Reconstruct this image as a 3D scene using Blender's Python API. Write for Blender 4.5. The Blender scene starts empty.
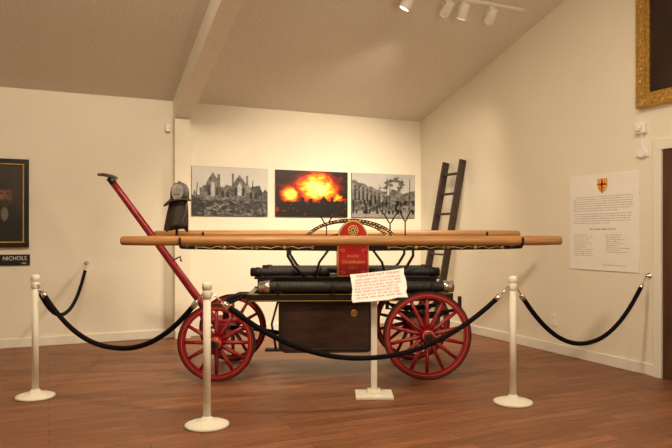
import bpy, math, random, bmesh
import numpy as np
from mathutils import Vector, Matrix
random.seed(4)
A=math.radians(24.2); CA,SA=math.cos(A),math.sin(A)
COL=bpy.context.scene.collection
def C(x,y,z=0): return (x*CA+y*SA,-x*SA+y*CA,z)
PI=math.pi
bpy.context.scene.view_settings.view_transform='Standard'
# ---------------- materials ----------------
def mat(name,col,rough=.5,metal=0,var=.12,scale=8,bump=0,bscale=60,stretch=None,spec=.5,sheen=0):
    m=bpy.data.materials.new(name); m.use_nodes=True; nt=m.node_tree; N=nt.nodes; L=nt.links
    b=N['Principled BSDF']; b.inputs['Roughness'].default_value=rough; b.inputs['Metallic'].default_value=metal
    b.inputs['Specular IOR Level'].default_value=spec
    if sheen: b.inputs['Sheen Weight'].default_value=sheen
    tc=N.new('ShaderNodeTexCoord'); mp=N.new('ShaderNodeMapping'); L.new(tc.outputs['Object'],mp.inputs['Vector'])
    if stretch: mp.inputs['Scale'].default_value=stretch
    no=N.new('ShaderNodeTexNoise'); no.inputs['Scale'].default_value=scale; no.inputs['Detail'].default_value=5
    L.new(mp.outputs[0],no.inputs['Vector'])
    r=N.new('ShaderNodeValToRGB'); r.color_ramp.elements[0].position=.3; r.color_ramp.elements[1].position=.7
    r.color_ramp.elements[0].color=tuple(c*(1-var) for c in col)+(1,)
    r.color_ramp.elements[1].color=tuple(min(1,c*(1+var)) for c in col)+(1,)
    L.new(no.outputs['Fac'],r.inputs[0]); L.new(r.outputs[0],b.inputs['Base Color'])
    if bump:
        n2=N.new('ShaderNodeTexNoise'); n2.inputs['Scale'].default_value=bscale; n2.inputs['Detail'].default_value=4
        L.new(mp.outputs[0],n2.inputs['Vector'])
        bp=N.new('ShaderNodeBump'); bp.inputs['Strength'].default_value=bump; bp.inputs['Distance'].default_value=.02
        L.new(n2.outputs['Fac'],bp.inputs['Height']); L.new(bp.outputs[0],b.inputs['Normal'])
    return m
def attr_mat(name,rough=.5):
    m=bpy.data.materials.new(name); m.use_nodes=True; N=m.node_tree.nodes
    a=N.new('ShaderNodeAttribute'); a.attribute_name='Col'
    m.node_tree.links.new(a.outputs['Color'],N['Principled BSDF'].inputs['Base Color'])
    N['Principled BSDF'].inputs['Roughness'].default_value=rough
    return m
M_wall=mat('wall_paint',(.82,.77,.65),.65,var=.02,scale=2,bump=.08,bscale=120)
M_ceil=mat('ceiling_popcorn',(.78,.735,.65),.9,var=.07,scale=50,bump=.6,bscale=40)
M_trim=mat('trim_paint',(.82,.79,.71),.4,var=.02)
M_beam=mat('beam_paint',(.86,.82,.72),.6,var=.03)
M_cream=mat('cream_enamel',(.82,.79,.68),.6,var=.03,spec=.2)
M_black=mat('black_enamel',(.012,.011,.010),.3,var=.3)
M_iron=mat('dark_iron',(.020,.018,.016),.5,metal=.5,var=.3)
M_red=mat('red_paint',(.27,.006,.015),.38,var=.18,scale=12)
M_red2=mat('pump_red',(.45,.010,.014),.35,var=.12)
M_gold=mat('gold_leaf',(.75,.48,.13),.35,metal=.4,var=.1)
M_gframe=mat('gilt_frame',(.50,.30,.07),.4,metal=.6,var=.35,scale=40,bump=.6,bscale=60)
M_brass=mat('brass',(.65,.42,.15),.3,metal=1,var=.1)
M_chrome=mat('nickel',(.75,.73,.7),.25,metal=1,var=.05)
M_mahog=mat('mahogany',(.040,.017,.010),.45,var=.55,scale=5,stretch=(1,1,3))
M_mahog2=mat('mahogany_dark',(.020,.010,.007),.4,var=.4,scale=5)
M_pole=mat('ash_pole',(.46,.23,.08),.4,var=.22,scale=6,stretch=(.5,8,8))
M_ladder=mat('ladder_wood',(.026,.014,.009),.5,var=.35,scale=10)
M_leather=mat('black_leather',(.017,.014,.012),.6,var=.4,scale=20,bump=.3,bscale=80)
M_brown=mat('brown_leather',(.030,.018,.014),.5,var=.4,scale=14,bump=.3)
M_grip=mat('handle_wood',(.06,.022,.014),.45,var=.3)
M_grey=mat('worn_grey_leather',(.10,.092,.09),.5,var=.5,scale=18,bump=.3)
M_badge=mat('pale_badge',(.30,.28,.26),.5,var=.4,scale=25)
M_velvet=mat('black_velvet',(.006,.005,.006),.9,var=.3,spec=.15)
M_white=mat('white_plastic',(.85,.83,.78),.4,var=.02)
M_paper=mat('white_card',(.88,.86,.82),.6,var=.02)
M_ink=mat('red_ink',(.55,.05,.04),.6)
M_grayink=mat('gray_ink',(.38,.35,.32),.6)
M_door=mat('door_wood',(.085,.036,.018),.4,var=.3,scale=5,stretch=(8,8,.6))
M_wtext=mat('white_lettering',(.8,.8,.75),.5)
M_yel=mat('crest_yellow',(.85,.55,.06),.5)
M_art=attr_mat('art_print',.45)
# floor
M_floor=bpy.data.materials.new('wood_floor'); M_floor.use_nodes=True
nt=M_floor.node_tree;N=nt.nodes;L=nt.links;b=N['Principled BSDF']
tc=N.new('ShaderNodeTexCoord')
br=N.new('ShaderNodeTexBrick'); br.offset=.37; br.inputs['Scale'].default_value=1
br.inputs['Brick Width'].default_value=.95; br.inputs['Row Height'].default_value=.11
br.inputs['Mortar Size'].default_value=.0028; br.inputs['Mortar Smooth'].default_value=.1; br.inputs['Bias'].default_value=0
br.inputs['Color1'].default_value=(.30,.126,.058,1); br.inputs['Color2'].default_value=(.205,.083,.039,1); br.inputs['Mortar'].default_value=(.10,.044,.022,1)
L.new(tc.outputs['Object'],br.inputs['Vector'])
mp=N.new('ShaderNodeMapping'); mp.inputs['Scale'].default_value=(1.6,16,1); L.new(tc.outputs['Object'],mp.inputs['Vector'])
no=N.new('ShaderNodeTexNoise'); no.inputs['Scale'].default_value=2.2; no.inputs['Detail'].default_value=8; no.inputs['Distortion'].default_value=.6; L.new(mp.outputs[0],no.inputs['Vector'])
rp=N.new('ShaderNodeValToRGB'); rp.color_ramp.elements[0].position=.3; rp.color_ramp.elements[1].position=.7
rp.color_ramp.elements[0].color=(.68,.66,.64,1); rp.color_ramp.elements[1].color=(1.15,1.12,1.1,1); L.new(no.outputs['Fac'],rp.inputs[0])
mx=N.new('ShaderNodeMix'); mx.data_type='RGBA'; mx.blend_type='MULTIPLY'; mx.inputs['Factor'].default_value=1
L.new(br.outputs['Color'],mx.inputs['A']); L.new(rp.outputs[0],mx.inputs['B']); L.new(mx.outputs['Result'],b.inputs['Base Color'])
b.inputs['Roughness'].default_value=.46; b.inputs['Specular IOR Level'].default_value=.35
bp=N.new('ShaderNodeBump'); bp.inputs['Strength'].default_value=.12; bp.inputs['Distance'].default_value=.01; L.new(br.outputs['Fac'],bp.inputs['Height']); bp.invert=True; L.new(bp.outputs[0],b.inputs['Normal'])

# ---------------- mesh builder ----------------
def basis(d):
    d=Vector(d).normalized(); up=Vector((0,0,1)) if abs(d.z)<.95 else Vector((1,0,0))
    x=d.cross(up).normalized(); y=x.cross(d).normalized(); return x,y,d
class MB:
    def __init__(s): s.v=[];s.f=[];s.s=[];s.m=[]
    def add(s,v,f,sm,m=0):
        o=len(s.v); s.v+= [tuple(p) for p in v]
        for i,q in enumerate(f):
            s.f.append([k+o for k in q]); s.s.append(sm[i] if isinstance(sm,list) else sm); s.m.append(m)
        return s
    def box(s,c,d,m=0,R=None):
        vs=[]
        for z in(-1,1):
            for y in(-1,1):
                for x in(-1,1):
                    p=Vector((x*d[0]/2,y*d[1]/2,z*d[2]/2))
                    if R: p=R@p
                    vs.append(p+Vector(c))
        return s.add(vs,[(0,2,3,1),(4,5,7,6),(0,1,5,4),(2,6,7,3),(0,4,6,2),(1,3,7,5)],False,m)
    def lathe(s,prof,o=(0,0,0),ax=(0,0,1),n=24,m=0,caps=True):
        x,y,d=basis(ax); o=Vector(o); vs=[]
        for r,h in prof:
            for i in range(n):
                t=2*PI*i/n; vs.append(o+d*h+x*(r*math.cos(t))+y*(r*math.sin(t)))
        fs=[];sm=[]
        for k in range(len(prof)-1):
            for i in range(n):
                j=(i+1)%n; fs.append((k*n+i,k*n+j,(k+1)*n+j,(k+1)*n+i)); sm.append(True)
        if caps:
            fs.append(tuple(range(n-1,-1,-1))); fs.append(tuple((len(prof)-1)*n+i for i in range(n))); sm+=[False,False]
        return s.add(vs,fs,sm,m)
    def cyl(s,p0,p1,r0,r1=None,n=16,m=0):
        r1=r0 if r1 is None else r1; p0=Vector(p0);p1=Vector(p1)
        return s.lathe([(r0,0),(r1,(p1-p0).length)],p0,p1-p0,n,m)
    def tube(s,pts,r,n=8,closed=False,m=0,rr=None):
        P=[Vector(p) for p in pts]; vs=[]; K=len(P); prev=None
        for k in range(K):
            a=P[(k-1)%K] if (closed or k>0) else P[k]; b_=P[(k+1)%K] if (closed or k<K-1) else P[k]
            d=(b_-a).normalized()
            if prev is None: x,y,_=basis(d)
            else:
                x=(prev-d*prev.dot(d)).normalized(); y=x.cross(d)
            prev=x; rad=rr[k] if rr else r
            for i in range(n):
                t=2*PI*i/n; vs.append(P[k]+x*(rad*math.cos(t))+y*(rad*math.sin(t)))
        fs=[];sm=[]
        for k in range(K if closed else K-1):
            k2=(k+1)%K
            for i in range(n):
                j=(i+1)%n; fs.append((k*n+i,k*n+j,k2*n+j,k2*n+i)); sm.append(True)
        if not closed: fs.append(tuple(range(n-1,-1,-1))); fs.append(tuple((K-1)*n+i for i in range(n))); sm+=[False,False]
        return s.add(vs,fs,sm,m)
    def ring(s,c,ax,R,r,m=0,n=32,k=8):
        x,y,d=basis(ax); return s.tube([Vector(c)+x*R*math.cos(2*PI*i/n)+y*R*math.sin(2*PI*i/n) for i in range(n)],r,k,True,m)
    def extr(s,poly,a,b,plane='xz',m=0):
        def P(p,t): return {'xz':(p[0],t,p[1]),'yz':(t,p[0],p[1]),'xy':(p[0],p[1],t)}[plane]
        n=len(poly); vs=[P(p,a) for p in poly]+[P(p,b) for p in poly]
        fs=[tuple(range(n)),tuple(range(2*n-1,n-1,-1))]+[(i,i+n,(i+1)%n+n,(i+1)%n) for i in range(n)]
        return s.add(vs,fs,False,m)
    def band(s,outer,inner,a,b,plane='xz',m=0):
        def P(p,t): return {'xz':(p[0],t,p[1]),'yz':(t,p[0],p[1])}[plane]
        n=len(outer); vs=[P(p,a) for p in outer]+[P(p,a) for p in inner]+[P(p,b) for p in outer]+[P(p,b) for p in inner]; fs=[]
        for i in range(n-1):
            fs+=[(i,i+1,n+i+1,n+i),(2*n+i+1,2*n+i,3*n+i,3*n+i+1),(i+1,i,2*n+i,2*n+i+1),(n+i,n+i+1,3*n+i+1,3*n+i)]
        fs+=[(0,n,3*n,2*n),(n-1,3*n-1,4*n-1,2*n-1)]
        return s.add(vs,fs,False,m)
    def ball(s,c,r,m=0,n=14,sc=(1,1,1)):
        prof=[(max(.0005,r*math.sin(PI*i/n)),-r*math.cos(PI*i/n)) for i in range(n+1)]
        o=len(s.v); s.lathe(prof,(0,0,0),(0,0,1),16,m)
        for i in range(o,len(s.v)): p=s.v[i]; s.v[i]=(p[0]*sc[0]+c[0],p[1]*sc[1]+c[1],p[2]*sc[2]+c[2])
        return s
def mk(name,mb,mats,parent=None,loc=(0,0,0),rot=(0,0,0),bevel=None,label=None,cat=None,group=None,kind=None):
    me=bpy.data.meshes.new(name); me.from_pydata(mb.v,[],mb.f)
    for m in (mats if isinstance(mats,(list,tuple)) else [mats]): me.materials.append(m)
    for p,s_,m_ in zip(me.polygons,mb.s,mb.m): p.use_smooth=s_; p.material_index=m_
    bm=bmesh.new(); bm.from_mesh(me); bmesh.ops.recalc_face_normals(bm,faces=bm.faces); bm.to_mesh(me); bm.free()
    o=bpy.data.objects.new(name,me); COL.objects.link(o); o.location=loc; o.rotation_euler=rot
    if parent: o.parent=parent
    if bevel:
        bv=o.modifiers.new('bevel','BEVEL'); bv.width=bevel; bv.segments=2; bv.limit_method='ANGLE'; bv.angle_limit=math.radians(40)
    tag(o,label,cat,group,kind); return o
def tag(o,label=None,cat=None,group=None,kind=None):
    if label:o['label']=label
    if cat:o['category']=cat
    if group:o['group']=group
    if kind:o['kind']=kind
def empty(name,loc,rz=0,**k):
    o=bpy.data.objects.new(name,None); COL.objects.link(o); o.empty_display_size=.1; o.location=loc; o.rotation_euler=(0,0,rz); tag(o,**k); return o
def text(name,body,size,m,parent,loc,rot=(PI/2,0,0),align='CENTER',ext=.0008,sx=1,shear=0,bold=0):
    cu=bpy.data.curves.new(name,'FONT'); cu.body=body; cu.size=size; cu.align_x=align; cu.align_y='CENTER'; cu.extrude=ext; cu.shear=shear; cu.offset=bold; cu.resolution_u=3
    t=bpy.data.objects.new(name+'_tmp',cu); COL.objects.link(t); bpy.context.view_layer.update()
    me=bpy.data.meshes.new_from_object(t.evaluated_get(bpy.context.evaluated_depsgraph_get()))
    bpy.data.objects.remove(t); me.name=name; me.materials.clear(); me.materials.append(m)
    o=bpy.data.objects.new(name,me); COL.objects.link(o); o.parent=parent; o.location=loc; o.rotation_euler=rot; o.scale=(sx,1,1); return o
# ---------------- art grids ----------------
def vnoise(x,y,seed,fx,fy=None):
    fy=fy or fx; rs=np.random.RandomState(seed); G=rs.rand(97,97); x=x*fx;y=y*fy
    i=np.floor(x).astype(int);j=np.floor(y).astype(int);u=x-i;v=y-j;u=u*u*(3-2*u);v=v*v*(3-2*v)
    g=lambda a,b:G[a%97,b%97]
    return (g(i,j)*(1-u)+g(i+1,j)*u)*(1-v)+(g(i,j+1)*(1-u)+g(i+1,j+1)*u)*v
def fbm(x,y,seed,f,o=4,asp=1.0):
    s=0;a=.5;t=0
    for k in range(o): s=s+a*vnoise(x,y,seed+k,f,f*asp);t+=a;a*=.5;f*=2.1
    return s/t
def art(name,w,h,nx,ny,fn,parent,loc):
    xs,ys=np.meshgrid(np.linspace(0,1,nx),np.linspace(0,1,ny)); col=fn(xs,ys)
    v=np.stack([(xs-.5)*w,np.zeros_like(xs),(ys-.5)*h],-1).reshape(-1,3)
    idx=np.arange(nx*ny).reshape(ny,nx); f=np.stack([idx[:-1,:-1],idx[:-1,1:],idx[1:,1:],idx[1:,:-1]],-1).reshape(-1,4)
    me=bpy.data.meshes.new(name); me.from_pydata(v.tolist(),[],f.tolist())
    ca=me.color_attributes.new('Col','FLOAT_COLOR','POINT')
    c4=np.ones((nx*ny,4),dtype=np.float32); c4[:,:3]=(np.clip(col,0,1)**2.2).reshape(-1,3); ca.data.foreach_set('color',c4.ravel())
    me.materials.append(M_art); o=bpy.data.objects.new(name,me); COL.objects.link(o); o.parent=parent; o.location=loc; return o
def g3(g): return np.stack([g*.98,g*.97,g*.96],-1)
def seg(x,y,x0,y0,x1,y1):
    t=np.clip(((x-x0)*(x1-x0)+(y-y0)*(y1-y0))/((x1-x0)**2+(y1-y0)**2),0,1)
    return np.hypot((x-x0-t*(x1-x0))*1.7,y-y0-t*(y1-y0))
def blur(g,k=1):
    for _ in range(k):
        p=np.pad(g,1,mode='edge'); g=(p[:-2,1:-1]+p[2:,1:-1]+p[1:-1,:-2]+p[1:-1,2:]+2*g)/6
    return g
def a_ruin(x,y):
    g=.80+.10*(fbm(x,y,1,3)-.5)
    tex=fbm(x,y,9,22,4,.6); fine=fbm(x,y,15,60,2)
    sky=.56+.10*vnoise(x,y*0,5,9)+.05*vnoise(x,y*0,6,34)
    sky=np.maximum(sky,np.where(np.abs(x-.27)<.085,.90-np.abs(x-.27)*2.6,0))
    sky=np.maximum(sky,np.where(np.abs(x-.62)<.10,.86-np.abs(x-.62)*2.2,0))
    sky=np.maximum(sky,np.where(np.abs(x-.345)<.018,.86,0)); sky=np.maximum(sky,np.where(np.abs(x-.53)<.014,.88,0))
    sky=np.maximum(sky,np.where(np.abs(x-.72)<.014,.84,0)); sky=np.where(x<.10,.38+.2*vnoise(x,y*0,7,30),sky); sky=np.where(x>.9,.5+.1*vnoise(x,y*0,8,30),sky)
    b_=y<sky; shade=.48-.14*vnoise(x,y*0,12,7)+.45*(tex-.5)+.2*(fine-.5)
    g=np.where(b_,shade,g)
    for cx,w,h0,h1 in((.215,.016,.42,.62),(.27,.024,.40,.70),(.325,.014,.42,.6),(.40,.02,.38,.52),(.46,.02,.38,.52),(.57,.016,.42,.6),(.62,.026,.42,.68),(.67,.015,.42,.6),(.77,.02,.36,.5),(.84,.02,.36,.5)):
        top=h1-((x-cx)/w)**2*.06
        g=np.where((np.abs(x-cx)<w)&(y>h0)&(y<top),.75*(fine*.4+.75) if cx in(.27,.62) else .14,g)
    rub=y<.28+.14*fbm(x,y*0,13,6)
    g=np.where(rub,.12+.75*np.clip(fbm(x,y,21,30,3,.7)-.18,0,1)**1.4,g)
    rs=np.random.RandomState(3)
    for i in range(26):
        x0,y0=rs.rand(),rs.rand()*.34; a=rs.uniform(-1,1); l=rs.uniform(.03,.10); d=seg(x,y,x0,y0,x0+l*math.cos(a),y0+l*math.sin(a))
        g=np.where(d<.006,rs.choice([.08,.12,.75]),g)
    for (x0,y0,x1,y1) in((.76,.05,.80,.74),(.05,.2,.07,.66),(.93,.1,.9,.6)): g=np.where(seg(x,y,x0,y0,x1,y1)<.008,.12,g)
    g=np.where((x<.16)&(y<.42-.8*x)&(fine>.4),.1,g)
    return g3(blur(np.clip(g,.04,.92),1))
def a_fire(x,y):
    n=fbm(x+.25*fbm(x,y,3,6),y+.15*fbm(x,y,33,9),2,7,5); n2=fbm(x,y,8,20); sm=fbm(x,y,80,4,5)
    c=np.exp(-(((x-.54)/.25)**2+((y-.66)/.27)**2))
    t=np.clip(c*1.5+(n-.5)*1.8*(c+.15)+(n2-.5)*.7*(c+.2),0,1.4)
    t=np.maximum(t,np.clip(np.exp(-(((x-.20)/.12)**2+((y-.48)/.16)**2))*1.3+(n-.55)*1.2,0,1)*(x<.42))
    t=np.maximum(t,np.clip(np.exp(-(((x-.84)/.08)**2+((y-.42)/.09)**2))*1.0+(n2-.55)*1.2,0,1)*(x>.7))
    r=np.clip(t*1.7,.03,1); gg=np.clip(t*1.35-.38,.02,.92); bb=np.clip(t*1.2-.80,.015,.6)
    k=np.clip(1-((x-.45)/.55)**2,0,1)*(y>.3)
    r=np.maximum(r,(.05+.30*sm)*k); gg=np.maximum(gg,(.03+.14*sm)*k); bb=np.maximum(bb,(.025+.07*sm)*k)
    sil=.26+.08*vnoise(x,y*0,4,6)+.05*fbm(x,y*0,14,24)+.10*(np.abs(x-.36)<.02)+.09*(np.abs(x-.47)<.03)+.12*np.clip(1-np.abs(x-.66)/.07,0,1)+.10*(np.abs(x-.78)<.015)
    m=y<sil
    r=np.where(m,.06+.45*(vnoise(x,y,90,30,16)>.86),r); gg=np.where(m,.035+.15*(vnoise(x,y,90,30,16)>.9),gg); bb=np.where(m,.03,bb)
    return np.stack([blur(r,1),blur(gg,1),blur(bb,1)],-1)
def a_street(x,y):
    g=.72+.10*(fbm(x,y,41,4)-.5); fine=fbm(x,y,45,60,2); tex=fbm(x,y,44,24)
    tree=(y<.95-.6*np.abs(x-.72))&(fbm(x,y,47,9,5)>.50)&(y>.36)
    g=np.where(tree,.34+.3*(fine-.5),g)
    bl=(x<.48)&(y<.84-.55*x+.04*vnoise(x,y*0,48,20))
    g=np.where(bl,.44+.4*(tex-.5)+.2*(fine-.5),g)
    for i in range(7):
        cx=.05+.062*i; top=.66-.42*cx
        g=np.where((np.abs(x-cx)<.013)&(y>.36)&(y<top),.13,g)
        g=np.where((np.abs(x-cx)<.011)&(y>top+.03)&(y<top+.10-.05*cx),.18,g)
    r2=(x>.6)&(y<.55+.1*vnoise(x,y*0,49,16)); g=np.where(r2,.40+.5*(tex-.5),g)
    g=np.where(y<.36+.03*vnoise(x,y*0,50,20),.20+.6*np.clip(tex-.2,0,1)+.2*(fine-.5),g); g=np.where(y<.13,.55+.2*(fine-.5),g)
    ppl=(y<.40)&(y>.08)&(vnoise(x,y,52,44,9)>.62)
    g=np.where(ppl,.07,g)
    for px_ in(.54,.59,.91): g=np.where((np.abs(x-px_-.02*(y-.5))<.005)&(y>.2)&(y<.9),.12,g)
    return g3(blur(np.clip(g,.04,.85),1))
def a_portrait(x,y):
    b=.13+.09*fbm(x,y,61,5); col=np.stack([b*1.1,b*.85,b*.6],-1)
    X=.60
    def soft(cx,cy,rx,ry,c,k=9):
        nonlocal col
        d=((x-cx)/rx)**2+((y-cy)/ry)**2; w=1/(1+np.exp(np.clip((d-1)*k,-40,40))); w=w[...,None]; col=col*(1-w)+np.array(c)*(.85+.3*fbm(x,y,66,12))[...,None]*w
    soft(X,.10,.48,.36,(.085,.075,.07)); soft(X,.36,.08,.09,(.42,.38,.33)); soft(X,.60,.15,.14,(.40,.27,.19)); soft(X-.03,.62,.09,.10,(.46,.32,.22),4)
    soft(X,.73,.16,.06,(.15,.13,.11)); soft(X,.50,.12,.05,(.20,.16,.13))
    for sx in(-1,1): soft(X+sx*.06,.625,.028,.011,(.09,.06,.05))
    soft(X,.575,.016,.022,(.30,.19,.13)); soft(X,.535,.04,.007,(.25,.11,.08))
    return np.stack([blur(col[...,i],2) for i in range(3)],-1)
def a_dark(x,y):
    b=.10+.12*fbm(x,y,71,4)+.1*np.exp(-((x-.5)**2+(y-.6)**2)/.04); return np.stack([b*1.1,b*.75,b*.5],-1)

# ---------------- room ----------------
UW,VW=5.25,8.49; EZ=3.08; SL=.289; RV=2.5; RZ=EZ+SL*(VW-RV); UL=-3.6; VF=-3.0; FZ=RZ-SL*(RV-VF)
st=dict(kind='structure')
mk('floor',MB().box(((UW+UL)/2,(VW+VF)/2,-.05),(UW-UL+.2,VW-VF+.2,.1)),M_floor,**st)
mk('wall_back',MB().box(((UW+UL)/2,VW+.05,EZ/2),(UW-UL,.1,EZ)),M_wall,**st)
gab=[(VF,0),(VW,0),(VW,EZ),(RV,RZ),(VF,FZ)]
mk('wall_right',MB().extr(gab,UW,UW+.1,'yz'),M_wall,**st)
mk('wall_left',MB().extr(gab,UL-.1,UL,'yz'),M_wall,**st)
mk('wall_front',MB().box(((UW+UL)/2,VF-.05,FZ/2),(UW-UL,.1,FZ)),M_wall,**st)
mk('ceiling',MB().extr([(VW+.1,EZ-.0289),(RV,RZ),(VF-.1,FZ-.0289),(VF-.1,FZ+.1),(RV,RZ+.12),(VW+.1,EZ+.1)],UL-.1,UW+.1,'yz'),M_ceil,**st)
PV=.16; BU0,BU1=1.48,1.68
mk('trim_1',MB().extr([(VW,EZ-.28),(VW,EZ),(RV,RZ),(RV,RZ-.28)],BU0,BU1,'yz'),M_beam,label='painted sloping ceiling beam',**st)
mk('trim_2',MB().box(((BU0+BU1)/2,VW-PV/2,(EZ-.25)/2),(BU1-BU0,PV,EZ-.25)),M_wall,label='painted wall post under the beam',**st)
BH=.11
def bb(name,c,d): mk(name,MB().box(c,d),M_trim,bevel=.006,**st)
bb('baseboard_back',((UL+BU0)/2,VW-.01,BH/2),(BU0-UL,.02,BH))
bb('baseboard_back_far',((BU1+UW)/2,VW-.01,BH/2),(UW-BU1,.02,BH))
bb('baseboard_post',((BU0+BU1)/2,VW-PV-.01,BH/2),(BU1-BU0,.02,BH))
bb('baseboard_right',(UW-.01,(4.30+VW-.02)/2,BH/2),(.02,VW-.02-4.30,BH))
bb('baseboard_left',(UL+.01,(VF+VW)/2,BH/2),(.02,VW-VF-.04,BH))
mk('door_1',MB().box((UW-.010,3.75,1.07),(.02,.90,2.14)),M_door,bevel=.004,**st)
mk('trim_3',MB().box((UW-.02,4.245,1.07),(.04,.09,2.14)).box((UW-.02,3.255,1.07),(.04,.09,2.14)).box((UW-.02,3.75,2.185),(.04,1.08,.09)),M_trim,bevel=.004,label='painted door casing',**st)
# ---------------- wall photos ----------------
def wallphoto(u0,u1,fn,label):
    e=empty('wall_photo',((u0+u1)/2,VW,1.917),0,label=label,cat='photograph',group='enlarged photographs on the wall')
    mk('backing_board',MB().box((0,-.012,0),(u1-u0,.022,.655)),M_black,e)
    art('photo_print',u1-u0-.004,.651,300,180,fn,e,(0,-.0245,0)); return e
wallphoto(1.72,2.768,a_ruin,'black and white photograph of ruined church buildings on wall')
wallphoto(2.884,3.993,a_fire,'colour photograph of orange flames at night on wall')
wallphoto(4.058,5.133,a_street,'black and white photograph of damaged street with onlookers')
# portrait
e=empty('framed_portrait',(-.52,VW,1.712),0,label='dark portrait painting in black and bronze frame on wall',cat='painting')
fr=MB()
for (cx,cz,w,h) in((0,.495,.62,.055),(0,-.495,.62,.055),(-.282,0,.055,.94),(.282,0,.055,.94)): fr.box((cx,-.025,cz),(w,.05,h),0)
for (cx,cz,w,h) in((0,.460,.52,.014),(0,-.460,.52,.014),(-.249,0,.014,.92),(.249,0,.014,.92)): fr.box((cx,-.03,cz),(w,.045,h),1)
mk('frame',fr,[M_black,M_gframe],e,bevel=.002)
art('canvas',.50,.92,140,180,a_portrait,e,(0,-.03,0))
e=empty('name_plaque',(-.62,VW-.001,1.04),0,label='black name plaque with white lettering under portrait',cat='sign')
mk('plate',MB().box((0,-.01,0),(.84,.02,.13)),M_black,e,bevel=.004)
text('lettering','NICHOLS',.066,M_wtext,e,(.385,-.0215,.018),align='RIGHT',sx=.92)
text('small_lettering','1856',.028,M_wtext,e,(.38,-.0215,-.040),align='RIGHT')
RW=-PI/2
e=empty('gilt_framed_painting',(UW,4.46-.55,3.30),RW,label='dark old painting in ornate gilt frame',cat='painting')
fr=MB()
for (cx,cz,w,h) in((0,.69,1.1,.1),(0,-.69,1.1,.1),(-.5,0,.1,1.3),(.5,0,.1,1.3)): fr.box((cx,-.035,cz),(w,.07,h))
for (cx,cz,w,h) in((0,.63,.98,.05),(0,-.63,.98,.05),(-.44,0,.05,1.22),(.44,0,.05,1.22)): fr.box((cx,-.03,cz),(w,.045,h))
for sx in(-1,1):
    for sz in(-1,1): fr.ball((sx*.5,-.07,sz*.69),.05,sc=(1,.4,1))
for i in range(11): fr.ball((-.45+.09*i,-.068,-.70),.022,sc=(1.4,.5,1)); fr.ball((-.5,-.068,-.6+.12*i),.022,sc=(1,.5,1.6))
mk('frame',fr,M_gframe,e,bevel=.012)
art('canvas',.86,1.22,60,80,a_dark,e,(0,-.03,0))
# info panel
pw,ph=.90,1.0
e=empty('information_panel',(UW-.001,4.92,1.47),RW,label='white information panel with red crest and small text',cat='sign')
mk('board',MB().box((0,-.006,0),(pw,.012,ph)),M_paper,e,bevel=.002)
sh=[(-.055,.06),(.055,.06),(.057,.0),(.045,-.035),(0,-.075),(-.045,-.035),(-.057,0)]
cr=MB().extr([(p[0]*1.15,p[1]*1.15+.385) for p in sh],-.014,-.012,'xz',2).extr([(p[0]*1.05,p[1]*1.05+.385) for p in sh],-.016,-.014,'xz',1)
cr.box((0,-.017,.383),(.022,.002,.125),0).box((0,-.017,.395),(.11,.002,.022),0)
for sx,sz in((-.034,.425),(.034,.425),(-.026,.36),(.026,.36)): cr.box((sx,-.017,sz),(.012,.002,.018),0)
mk('crest',cr,[M_red2,M_yel,M_red2],e)
def words(rows,mbb,yy,m=0,hh=.012):
    for (z,x0,x1) in rows:
        x=x0; ws=[]
        while x<x1-.015:
            w=random.uniform(.012,.04); w=min(w,x1-x); ws.append((x,w)); x+=w+.009
        for (xx,w) in ws: mbb.box((xx+w/2,yy,z),(w,.001,hh*random.uniform(.7,1)),m)
    return mbb
def wmk(nm,rows,hh): mk(nm,words(rows,MB(),-.0125,0,hh),[M_grayink],e)
wmk('printed_paragraph',[(.27-.024*i,-.39+(.03 if i==0 else 0),.39-(.2 if i==6 else random.uniform(0,.03))) for i in range(7)],.007)
wmk('printed_paragraph',[(.09-.024*i,-.39,.39-(.3 if i==4 else random.uniform(0,.03))) for i in range(5)],.007)
wmk('printed_heading',[(-.07,-.17,.17)],.016)
wmk('printed_column',[(-.13-.022*i,-.39,-.39+random.uniform(.16,.27)) for i in range(11)],.0065)
wmk('printed_column',[(-.13-.022*i,.05,.05+random.uniform(.16,.3)) for i in range(9)],.0065)
wmk('printed_footnote',[(-.44,.0,.32)],.0065)
# wall devices
e=empty('alarm_sounder',(UW,4.44,2.37),RW,label='white fire alarm sounder box on wall',cat='alarm')
mk('case',MB().box((0,-.025,0),(.12,.05,.1)),M_white,e,bevel=.008)
mk('lens',MB().lathe([(.035,0),(.033,.02),(.02,.03)],(0,-.05,0),(0,-1,0),16),M_white,e)
mk('cable_conduit',MB().box((0,-.008,-.11),(.015,.016,.13)),M_white,e)
e=empty('thermostat',(UW,4.43,2.14),RW,label='small round white thermostat on wall',cat='thermostat')
mk('body',MB().lathe([(.065,0),(.065,.02),(.05,.035),(.048,.04)],(0,0,0),(0,-1,0),24).box((0,-.01,0),(.15,.02,.09)),M_white,e)
e=empty('motion_sensor',(1.41,VW,2.72),0,label='small white sensor high on wall beside post',cat='sensor')
mk('body',MB().box((0,-.03,0),(.06,.06,.1)),M_white,e,bevel=.01)
e=empty('power_outlet',(UW,5.63,.37),RW,label='white wall power outlet above baseboard',cat='outlet')
mk('cover_plate',MB().box((0,-.005,0),(.10,.010,.14)),M_white,e,bevel=.003)
for z in(-.03,.03): mk('socket',MB().box((0,-.011,z),(.04,.004,.035)),M_cream,e)
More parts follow.
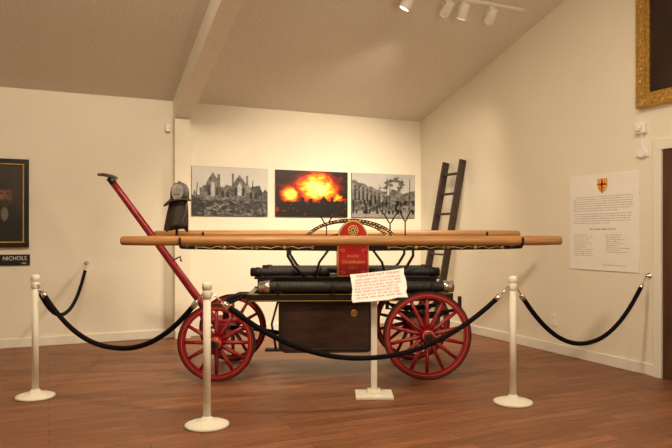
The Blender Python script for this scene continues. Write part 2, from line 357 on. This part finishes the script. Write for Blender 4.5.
# ---------------- track lights ----------------
TV=5.70; TZ=EZ+SL*(VW-TV)
tr=empty('track_light',(0,TV,TZ),0,label='white ceiling track with adjustable spotlight heads',cat='light')
mk('track',MB().box((4.0,0,-.02),(1.75,.035,.035)),M_white,tr,bevel=.003)
HE=[(3.37,(2.0,6.9,.6)),(3.85,(3.5,8.4,1.2)),(4.06,(4.0,7.6,.6)),(4.42,(4.6,8.4,1.2))]
M_em=bpy.data.materials.new('lamp_glow'); M_em.use_nodes=True; bb_=M_em.node_tree.nodes['Principled BSDF']; bb_.inputs['Emission Color'].default_value=(1,.8,.55,1); bb_.inputs['Emission Strength'].default_value=3
LC=(1,.82,.59)
def spot(loc,tgt,E,ang=85,blend=1.0,col=LC,r=.05):
    l=bpy.data.lights.new('spot','SPOT'); l.energy=E; l.spot_size=math.radians(ang); l.spot_blend=blend; l.color=col; l.shadow_soft_size=r
    o=bpy.data.objects.new('spot_lamp',l); COL.objects.link(o); o.location=loc; o.rotation_euler=(Vector(tgt)-Vector(loc)).to_track_quat('-Z','Y').to_euler(); return o
ENER=[300,300,240,120]; ANG=[80,85,80,75]
for (u,tg),E,an in zip(HE,ENER,ANG):
    c=Vector((u,0,-.15)); d=(Vector(tg)-Vector((u,TV,TZ-.15))).normalized()
    h=MB().lathe([(.02,-.09),(.045,-.085),(.05,-.04),(.062,.07),(.058,.075)],c,d,20)
    hd=mk('lamp_head',h,M_white,tr)
    y=MB().cyl((u,0,-.035),(u,0,-.075),.018,n=10)
    y.tube([(u-.055,0,-.15),(u-.06,0,-.1),(u-.03,0,-.075),(u+.03,0,-.075),(u+.06,0,-.1),(u+.055,0,-.15)],.006,6)
    mk('yoke',y,M_white,hd)
    mk('bulb',MB().lathe([(.05,.0),(.048,.004)],c+d*.0755,d,16),M_em,hd)
    spot(Vector((u,TV,TZ-.15))+d*.13,tg,E,an)
# ---------------- ladder ----------------
ld=empty('wooden_ladder',(4.72,7.5,0),0,label='dark wooden ladder leaning against wall in corner',cat='ladder')
tilt=math.atan2(.465,2.34); dv=Vector((math.sin(tilt),0,math.cos(tilt))); Ln=2.40
Rm=Matrix.Rotation(tilt,3,'Y')
for s_ in(-1,1):
    mk('rail',MB().box(dv*(Ln/2)+Vector((0,s_*.205,.01)),(.10,.04,Ln),R=Rm),M_ladder,ld,bevel=.006)
for i in range(8):
    p=dv*(.22+.285*i)+Vector((0,0,.01)); mk('rung',MB().box(p,(.06,.40,.026),R=Matrix.Rotation(tilt-.1,3,'Y')),M_ladder,ld,bevel=.005)
# ---------------- stanchions ----------------
ZH=.935
def stanchion(x,y,label):
    s=empty('stanchion_post',C(x,y),-A,label=label,cat='stanchion',group='rope barrier stanchions')
    mk('base',MB().lathe([(.150,0),(.155,.006),(.154,.016),(.135,.024),(.09,.034),(.055,.042),(.038,.06),(.030,.07)],n=40),M_cream,s)
    mk('pole',MB().lathe([(.0265,.06),(.0265,.95)],n=24),M_cream,s)
    mk('collar',MB().lathe([(.028,.90),(.032,.905),(.032,.955),(.028,.96)],n=24),M_cream,s)
    mk('cap',MB().lathe([(.026,.955),(.034,.965),(.036,.99),(.033,1.005),(.022,1.015),(.002,1.018)],n=24),M_cream,s)
    return s
S1=(-.909,4.51);S2=(-2.49,5.30);S3=(1.416,5.12)
L_='cream painted metal rope stanchion with round base'
stanchion(*S1,L_);stanchion(*S2,L_);stanchion(*S3,L_)
def inv(u,v): return (u*CA-v*SA,u*SA+v*CA)
W1=inv(.43,VW-.045);W2=inv(UW-.045,4.36)
def rope(p,q,z0,z1,sag,o0,o1,ex=2.0):
    p=Vector((p[0],p[1]));q=Vector((q[0],q[1]));d=(q-p).normalized(); p=p+d*o0; q=q-d*o1; n=48; pts=[]
    for i in range(n+1):
        t=i/n; xy=p.lerp(q,t); w=1-abs(2*t-1)**ex; pts.append(Vector(C(xy.x,xy.y,z0+(z1-z0)*t-sag*w)))
    o=mk('barrier_rope',MB().tube(pts[2:-2],.0195,12),M_velvet,label='black velvet barrier rope with metal end clips',cat='rope',group='barrier ropes')
    for a,b_ in((pts[2],pts[0]),(pts[-3],pts[-1])):
        dd=(b_-a).normalized()
        mk('end_clip',MB().lathe([(.022,-.03),(.022,.012),(.012,.024),(.008,.03)],a,dd,14).tube([a+dd*.02,b_],.006,6),M_chrome,o)
rope(S2,S1,ZH,ZH,.455,.034,.034,2.2)
rope(S1,S3,ZH,ZH,.515,.034,.034,2.1)
rope(S3,W2,ZH,.95,.55,.034,.0,2.1)
rope(S2,W1,ZH,.985,.42,.034,.0,2.1)
def whook(u,v,z,rz):
    e=empty('wall_hook',(u,v,z),rz,label='metal wall hook holding barrier rope',cat='hook',group='rope wall hooks')
    mk('plate',MB().lathe([(.03,0),(.028,.008),(.01,.012),(.008,.035)],(0,0,0),(0,-1,0),20),M_chrome,e)
    mk('ring',MB().ring((0,-.04,0),(1,0,0),.016,.004,n=20,k=6),M_chrome,e)
whook(.43,VW,.985,0); whook(UW,4.36,.95,RW)
# ---------------- sign stand ----------------
e=empty('sign_stand',C(.317,5.34),-A,label='white sign stand with tilted card of red handwriting',cat='sign')
mk('base',MB().box((0,0,.012),(.31,.26,.024)).box((0,0,.04),(.11,.11,.035)),M_cream,e,bevel=.005)
mk('pole',MB().box((0,0,.43),(.05,.05,.80)),M_cream,e,bevel=.005)
ol=[]; W_,H_=.225,.150
for (a,b_) in(((-W_,-H_),(W_,-H_)),((W_,-H_),(W_,H_)),((W_,H_),(-W_,H_)),((-W_,H_),(-W_,-H_))):
    for k in range(6):
        t=k/6; ol.append((a[0]+(b_[0]-a[0])*t+random.uniform(-.008,.008),a[1]+(b_[1]-a[1])*t+random.uniform(-.008,.008)))
cd=mk('card',MB().extr(ol,-.004,.004,'xz'),M_paper,e,loc=(.035,-.05,.925),rot=(math.radians(-42),math.radians(-7),math.radians(-6)))
text('heading','PLEASE DO NOT TOUCH',.032,M_ink,cd,(0,-.0055,.116),sx=1,shear=.2)
def scribble(mbx,x,z,w,h):
    while w>.007:
        lw=random.uniform(.007,.010); k=random.randint(0,4); x1=x+lw*.8; t=z+h; r=.0012; Y=-.0052
        S={0:[(x,z),(x,t),(x1,t)],1:[(x,z),(x+lw*.4,t),(x1,z)],2:[(x1,t),(x,t),(x,z),(x1,z)],3:[(x,z),(x,t),(x1,z),(x1,t)],4:[(x,t),(x1,t),(x+lw*.3,z),(x1,z)]}[k]
        mbx.tube([(a,Y,b) for a,b in S],r,4); x+=lw; w-=lw
for i in range(7):
    z=.070-.031*i; x=-.20+random.uniform(0,.01); xe=.20-random.uniform(0,.03); mbx=MB()
    while x<xe-.03:
        w=min(random.uniform(.025,.075),xe-x); scribble(mbx,x,z,w,.014*random.uniform(.85,1.1)); x+=w+.009
    mk('handwriting_line',mbx,M_ink,cd)
# ---------------- fire engine ----------------
EY=6.42; PSI=.035
FE=empty('hand_pump_fire_engine',C(0,EY),-A+PSI,label='antique hand-pumped fire engine, red spoked wheels, long wooden poles',cat='fire engine')
def wheel(x,y,R,parent,rz=0,nsp=14):
    fel=MB(); n=56
    def annulus(mb,ri,ro,hw,m):
        vs=[];fs=[]
        for i in range(n):
            t=2*PI*i/n; c,s=math.cos(t),math.sin(t)
            vs+=[(ro*c,-hw,ro*s),(ro*c,hw,ro*s),(ri*c,hw,ri*s),(ri*c,-hw,ri*s)]
        for i in range(n):
            a=i*4;b2=((i+1)%n)*4
            for k in range(4): fs.append((a+k,b2+k,b2+(k+1)%4,a+(k+1)%4))
        mb.add(vs,fs,False,m)
    annulus(fel,R-.064,R-.012,.024,0)
    annulus(fel,R-.039,R-.0365,.0255,1)
    w=mk('wheel',fel,[M_red,M_gold],parent,loc=(x,y,R),rot=(0,0,rz))
    t=MB(); annulus(t,R-.012,R,.027,0); mk('tire',t,M_iron,w)
    h=MB().lathe([(.03,-.12),(.045,-.115),(.048,-.075),(.062,-.05),(.066,0),(.06,.05),(.045,.08),(.04,.11)],(0,0,0),(0,1,0),24)
    h.ring((0,-.08,0),(0,1,0),.05,.004,1,24,6); h.ring((0,.05,0),(0,1,0),.062,.004,1,24,6); h.lathe([(.03,-.145),(.032,-.12)],(0,0,0),(0,1,0),16,2)
    mk('hub',h,[M_red,M_gold,M_iron],w)
    sp=MB().lathe([(.018,.05),(.022,.10),(.019,R*.5),(.016,R-.06)],(0,0,0),(0,0,1),10)
    sp.box((0,-.021,.15),(.002,.002,.09),1)
    s0=mk('spoke',sp,[M_red,M_gold],w)
    for i in range(1,nsp):
        s=s0.copy(); COL.objects.link(s); s.parent=w; s.rotation_euler=(0,2*PI*i/nsp,0)
    return w
TW=.47
wheel(.83,-TW-.03,.41,FE); wheel(.83,TW-.03,.41,FE)
th=math.radians(-2); fx=-1.10
for s_ in(-1,1):
    wheel(fx-s_*TW*math.sin(th),s_*TW*math.cos(th)-.03,.355,FE,th,12)
mk('rear_axle',MB().box((.83,-.03,.41),(.06,.80,.06)).box((.83,-.03,.50),(.09,.62,.10)),M_red,FE,bevel=.006)
Rz=Matrix.Rotation(th,3,'Z')
mk('front_axle',MB().box((fx,-.03,.355),(.06,.80,.06),R=Rz).box((fx,-.03,.44),(.10,.5,.10),R=Rz).lathe([(.20,.49),(.20,.52)],(fx,0,0),(0,0,1),32),M_red,FE,bevel=.006)
mk('gooseneck',MB().tube([(fx,0,.52),(fx,0,.60),(fx+.03,0,.70),(fx+.14,0,.745),(fx+.5,0,.745)],.03,10).tube([(fx,-.12,.52),(fx+.02,-.12,.66),(fx+.2,-.2,.745)],.016,8).tube([(fx,.12,.52),(fx+.02,.12,.66),(fx+.2,.2,.745)],.016,8).tube([(-.56,0,.36),(-.8,0,.40),(fx,0,.42)],.022,8),M_iron,FE)
for y in(-.3,.3):
    spg=MB()
    for k in range(4):
        w=.36-.06*k
        spg.band([(.83+w*(2*i/12-1),.60-.014*k+.05*((2*i/12-1)*w/.36)**2) for i in range(13)],[(.83+w*(2*i/12-1),.588-.014*k+.05*((2*i/12-1)*w/.36)**2) for i in range(13)],y-.022,y+.022)
    spg.box((.83,y,.56),(.07,.06,.08)).box((.48,y,.69),(.03,.04,.12)).box((1.18,y,.69),(.03,.04,.12))
    mk('leaf_spring',spg,M_iron,FE)
# tub with rounded lower corners
def tubpoly(x0,x1,z0,z1,r):
    P=[(x0,z1)]+[(x0+r-r*math.cos(t),z0+r-r*math.sin(t)) for t in [PI/2*i/6 for i in range(7)]]+[(x1-r+r*math.sin(t),z0+r-r*math.cos(t)) for t in [PI/2*i/6 for i in range(7)]]+[(x1,z1)]
    return P
mk('tub',MB().extr(tubpoly(-.535,.325,.24,.715,.06),-.35,.35,'xz'),M_mahog,FE,bevel=.006)
mk('tub_molding',MB().band(tubpoly(-.555,.345,.228,.715,.075),tubpoly(-.515,.305,.268,.715,.045),-.372,-.349,'xz'),M_mahog2,FE,bevel=.003)
mk('tub_strap',MB().box((-.105,-.356,.69),(.87,.016,.04)),M_mahog2,FE,bevel=.003)
mk('nameplate',MB().lathe([(.036,0),(.034,.006)],(.16,-.351,.60),(0,-1,0),24).ring((.16,-.358,.60),(0,1,0),.028,.004,0,24,6),M_brass,FE)
mk('step_board',MB().box((-.60,-.36,.26),(.16,.1,.02)).tube([(-.56,-.34,.72),(-.62,-.36,.5),(-.58,-.36,.27)],.012,6),M_iron,FE)
sl=MB()
for s_ in(-1,1):
    sl.box((.12,s_*.40,.755),(1.94,.05,.075),0)
    sl.box((.12,s_*.426,.785),(1.90,.002,.004),1); sl.box((.12,s_*.426,.725),(1.90,.002,.004),1)
for x in(-.83,-.58,.37,1.07): sl.box((x,0,.75),(.05,.78,.06),0)
mk('sill_frame',sl,[M_black,M_gold],FE,bevel=.003)
mk('deck_box',MB().box((.10,0,.86),(1.72,.58,.13)).box((.10,0,.93),(1.78,.62,.02)),M_black,FE,bevel=.006)
for x in(-.55,-.05,.38,.88): mk('hose_bracket',MB().tube([(x,-.30,.80),(x,-.36,.795),(x,-.47,.795),(x,-.495,.83),(x,-.485,.90)],.010,6),M_iron,FE)
def hose(x0,x1,y,z,r,label):
    n=int((x1-x0)/.012); prof=[(r+(.003 if i%3==0 else 0),(x1-x0)*i/n) for i in range(n+1)]
    h=mk('suction_hose',MB().lathe(prof,(x0,y,z),(1,0,0),20),M_leather,loc=C(0,EY),rot=(0,0,-A+PSI),label=label,cat='hose',group='suction hoses on the engine')
    for a,b_ in((x0,-1),(x1,1)):
        mk('coupling',MB().lathe([(r+.003,-.07),(r+.010,-.06),(r+.010,-.02),(r+.006,-.015),(r+.006,.03),(r-.01,.035)],(a,y,z),(b_,0,0),22),M_chrome if r>.044 else M_iron,h)
hose(-.70,1.06,-.425,.857,.047,'long black ribbed suction hose with pale metal couplings')
hose(-.80,-.10,-.20,.982,.037,'black ribbed suction hose lying on deck')
hose(.39,.97,-.20,.982,.037,'black ribbed suction hose lying on deck')
hose(-.72,.96,.22,.985,.039,'long black ribbed suction hose lying on deck')
# pump housing
def arc(cx,cz,a,b_,n=16): return [(cx+a*math.cos(PI*i/n),cz+b_*math.sin(PI*i/n)) for i in range(n+1)]
pu=MB().extr([(0,.94),(.30,.94)]+arc(.15,1.26,.15,.22,18),-.35,-.05,'xz',0)
mk('pump_housing',pu,M_red2,FE,bevel=.006)
FYP=-.35
pb=MB().band(arc(.15,1.26,.152,.222,24),arc(.15,1.26,.141,.208,24),FYP-.006,FYP,'xz',0)
pb.box((.15,FYP-.003,.952),(.29,.006,.007)).box((.007,FYP-.003,1.105),(.007,.006,.31)).box((.293,FYP-.003,1.105),(.007,.006,.31))
for sx in(-1,1):
    for cz_ in(.985,1.19): pb.tube([(.15+sx*(.10+.03*math.cos(t)*(1-t/8)),FYP-.003,cz_+.018*math.sin(t)*(1-t/8)) for t in [k*.5 for k in range(13)]],.0024,5)
mk('gold_border',pb,M_gold,FE)
text('lettering','Constitution',.044,M_gold,FE,(.15,FYP-.002,1.085),sx=.98,shear=.2,bold=.0005)
text('upper_lettering','ENGINE',.030,M_gold,FE,(.15,FYP-.002,1.14),sx=1.0)
text('lower_lettering','CO. 5',.030,M_gold,FE,(.15,FYP-.002,1.03),sx=1)
md=MB().lathe([(.050,0),(.048,.006)],(.15,FYP,1.385),(0,-1,0),24).ring((.15,FYP-.006,1.385),(0,1,0),.046,.005,1,24,6).ring((.15,FYP-.006,1.385),(0,1,0),.016,.005,1,16,6)
for k in range(8): t=2*PI*k/8; md.ball((.15+.030*math.cos(t),FYP-.006,1.385+.030*math.sin(t)),.008,1,8,(1,.4,1))
mk('medallion',md,[M_black,M_gold],FE)
mk('air_dome',MB().lathe([(.09,1.25),(.10,1.30),(.095,1.40),(.06,1.46),(.015,1.475),(.01,1.495)],(.15,.05,0),(0,0,1),24),M_brass,FE)
BZ=1.222
def leverbeam(y):
    m=MB(); n=30; top=[];bot=[]
    for i in range(n+1):
        t=2*i/n-1; x=.13+1.56*t; h=.016+.020*(1-abs(t))**.8; top.append((x,BZ+h)); bot.append((x,BZ-h))
    m.band(top,bot,y-.014,y+.014,'xz',0)
    yy=y-.0155
    for c0 in(-.80,-.42,.42,.80):
        x0=.13+1.5*c0
        for sg in(-1,1):
            m.tube([(x0+sg*.02,yy,BZ),(x0+sg*.07,yy,BZ+.011),(x0+sg*.13,yy,BZ-.009),(x0+sg*.20,yy,BZ+.005),(x0+sg*.25,yy,BZ)],.0038,5,m=1)
            m.ring((x0+sg*.265,yy,BZ),(0,1,0),.010,.0035,1,12,5)
        m.ball((x0,yy,BZ),.014,1,8,(1.2,.25,1))
    cx=.13
    m.band(arc(cx,BZ,.475,.275,36),arc(cx,BZ,.443,.243,36),y-.014,y+.014,'xz',0)
    for i in range(2,40):
        t=PI*i/41
        m.ball((cx+.459*math.cos(t),yy,BZ+.259*math.sin(t)),.0065 if i%3 else .010,1,8,(1.4,.3,.8))
    m.band(arc(cx,BZ,.30,.14,20),arc(cx,BZ,.284,.124,20),y-.01,y+.01,'xz',0)
    return m
mk('lever_beam',leverbeam(-.30),[M_black,M_gold],FE); mk('lever_beam',leverbeam(.30),[M_black,M_gold],FE)
for y in(-.30,.30):
    for sx in(-1,1):
        mk('beam_brace',MB().tube([(.13+sx*.60,y,1.215),(.13+sx*.60,y,1.14),(.13+sx*.54,y,1.04),(.13+sx*.44,y,.94)],.014,8),M_iron,FE)
        if y<0: mk('beam_brace',MB().tube([(.13+sx*.20,y,1.215),(.13+sx*.30,y,1.08),(.13+sx*.34,y,.94)],.012,8),M_iron,FE)
mk('rocking_shaft',MB().cyl((.15,-.05,1.225),(.15,.34,1.225),.022,n=14),M_iron,FE)
NZ,FZ2=1.29,1.345; PY=.60
for x in(-1.42,1.68):
    m=MB(); m.tube([(x,-PY,NZ-.055),(x,-.3,BZ),(x,.3,BZ+.01),(x,PY,FZ2-.055)],.017,8)
    for y,z in((-PY,NZ),(PY,FZ2)):
        m.tube([(x,y+.052*math.cos(t),z+.052*math.sin(t)) for t in [PI+PI*i/10 for i in range(11)]],.011,6)
        m.cyl((x,y-.052,z),(x,y-.052,z+.03),.011,n=8); m.cyl((x,y+.052,z),(x,y+.052,z+.03),.011,n=8)
    mk('cross_arm',m,M_iron,FE)
for y,z in((-PY,NZ),(PY,FZ2)):
    mk('pole',MB().lathe([(.030,0),(.040,.012),(.044,.25),(.046,2.0),(.044,3.76),(.040,4.0),(.030,4.01)],(-1.955,y,z),(1,0,0),24),M_pole,FE)
def fork(x,y,z0,z1,w):
    fk=MB(); fk.cyl((x,y,z0),(x,y,z1-.115),.008,n=6)
    P=[]
    for k in range(25):
        t=-1+2*k/24; P.append((x+w*t*(1.0+.25*abs(t)**4),y,z1-.115+.10*abs(t)**1.6))
    cl=lambda sg:[(x+sg*(w*1.25+.018*math.sin(a)),y,z1-.015+.018*(1-math.cos(a))*.9) for a in (.8,1.6,2.4)]
    P=cl(-1)[::-1]+P+cl(1)
    fk.tube(P,.008,6); mk('pole_fork',fk,M_iron,FE)
for (x,z1,w) in((-.09,1.56,.055),(.58,1.58,.055),(.74,1.60,.045)): fork(x,.30,1.22,z1,w)
# tongue
p0=Vector((fx-.05,0,.40)); p1=Vector((-2.24,0,1.90)); d=(p1-p0)
TG=mk('tongue',MB().tube([p0.lerp(p1,i/10) for i in range(11)],.03,10,rr=[.042-.010*i/10 for i in range(11)]),M_red,FE)
mk('tongue_handle',MB().tube([p1+Vector((-.03,-.26,.015)),p1+Vector((.0,-.20,.02)),p1+Vector((.01,-.1,.02)),p1+Vector((.01,0,.02)),p1+Vector((.01,.1,.02)),p1+Vector((.0,.20,.02)),p1+Vector((-.03,.26,.015))],.0165,10,rr=[.013,.016,.018,.020,.018,.016,.013]),M_grip,TG)
mk('tongue_ferrule',MB().cyl(p0.lerp(p1,.965),p1+d*.004,.034,.036,n=14),M_black,TG)
q=p0.lerp(p1,.45); mk('drag_hook',MB().tube([q+Vector((.03,0,.02)),q+Vector((.09,0,.05)),q+Vector((.1,0,.0))],.009,6),M_iron,TG)
# ---------------- helmet ----------------
he=empty('leather_fire_helmet',C(-1.585,EY-.05,0),-A,label='old leather fire helmet with grey front and hanging flap',cat='helmet')
n=40; cxh=.03
mk('crown',MB().lathe([(.092,1.69),(.094,1.75),(.087,1.80),(.065,1.842),(.035,1.86),(.002,1.865)],(cxh,0,0),(0,0,1),28).tube([(cxh,.092*math.cos(t),1.77+.10*math.sin(t)) for t in [PI*i/12 for i in range(13)]],.010,8),M_grey,he)
vs=[];fs=[]
for i in range(n):
    t=2*PI*i/n; c,s=math.cos(t),math.sin(t); k=.5-.5*c
    ro=.125+.035*k; dz=-.05*k*k-.01+.015*abs(s)
    vs+=[(cxh+.09*c,.09*s,1.705),(cxh+ro*c,.135*s,1.69+dz),(cxh+ro*c,.135*s,1.682+dz),(cxh+.084*c,.084*s,1.694)]
for i in range(n):
    a=i*4;b2=((i+1)%n)*4
    for k in range(4): fs.append((a+k,b2+k,b2+(k+1)%4,a+(k+1)%4))
mk('brim',MB().add(vs,fs,True),M_brown,he)
vs=[];fs=[]; K=14
for j in range(K):
    u=j/(K-1)
    for i in range(n):
        t=2*PI*i/n; r=(.078+.040*u**.6)*(1+(.02+.06*u)*math.sin(4*t+1.0+u*1.5))
        vs.append((.022-.03*u+r*math.cos(t),r*.75*math.sin(t),1.69-(.29+.025*math.sin(2*t+.5)+.012*math.sin(5*t))*u))
for j in range(K-1):
    for i in range(n): i2=(i+1)%n; fs.append((j*n+i,j*n+i2,(j+1)*n+i2,(j+1)*n+i))
fs.append(tuple((K-1)*n+i for i in range(n))); mk('hanging_flap',MB().add(vs,fs,True),M_brown,he)
mk('front_shield',MB().extr([(-.035,1.69),(.035,1.69),(.050,1.73),(.056,1.79),(.042,1.83),(.0,1.845),(-.042,1.83),(-.056,1.79),(-.050,1.73)],-.112,-.102,'xz',0).box((0,-.1135,1.735),(.06,.003,.007),1),[M_badge,M_brown],he,loc=(cxh,0,0),bevel=.003)
mk('chin_strap',MB().tube([(.11,-.05,1.68),(.115,-.085,1.58),(.08,-.10,1.47),(.04,-.10,1.44)],.008,6),M_grey,he)
mk('stand',MB().cyl((0.0,0,1.26),(0,0,1.44),.014,n=10).box((.06,0,1.26),(.18,.05,.02)),M_iron,he)
# ---------------- lights ----------------
def area(loc,tgt,size,E,col=LC):
    l=bpy.data.lights.new('ceiling_fill','AREA'); l.shape='RECTANGLE'; l.size,l.size_y=size; l.energy=E; l.color=col
    o=bpy.data.objects.new('ceiling_fill',l); COL.objects.link(o); o.location=loc; o.rotation_euler=(Vector(tgt)-Vector(loc)).to_track_quat('-Z','Y').to_euler(); return o
area((.8,3.2,4.45),(1.6,6.5,.2),(1.2,.5),160)  # added area light, out of view, general fill from above with no fixture
spot((-.2,3.4,4.3),(-.3,8.4,.8),40,75)
spot((2.0,3.0,4.3),(3.2,8.4,1.4),310,48)
spot((2.6,2.4,4.3),(5.25,6.2,1.6),120,65)
l=bpy.data.lights.new('room_fill','POINT'); l.energy=125; l.color=LC; l.shadow_soft_size=.3  # added unseen point light, brightens the ceiling and the room
o=bpy.data.objects.new('room_fill',l); COL.objects.link(o); o.location=(2.6,1.6,2.3)
w=bpy.data.worlds.new('w'); bpy.context.scene.world=w; w.use_nodes=True; w.node_tree.nodes['Background'].inputs[0].default_value=(.5,.42,.3,1); w.node_tree.nodes['Background'].inputs[1].default_value=.1
# ---------------- camera ----------------
cam=bpy.data.cameras.new('camera'); cam.sensor_width=36; cam.lens=640/672*36; cam.shift_y=9/672
co=bpy.data.objects.new('camera',cam); COL.objects.link(co); co.location=(0,0,1.36); co.rotation_euler=(PI/2,0,-A)
bpy.context.scene.camera=co
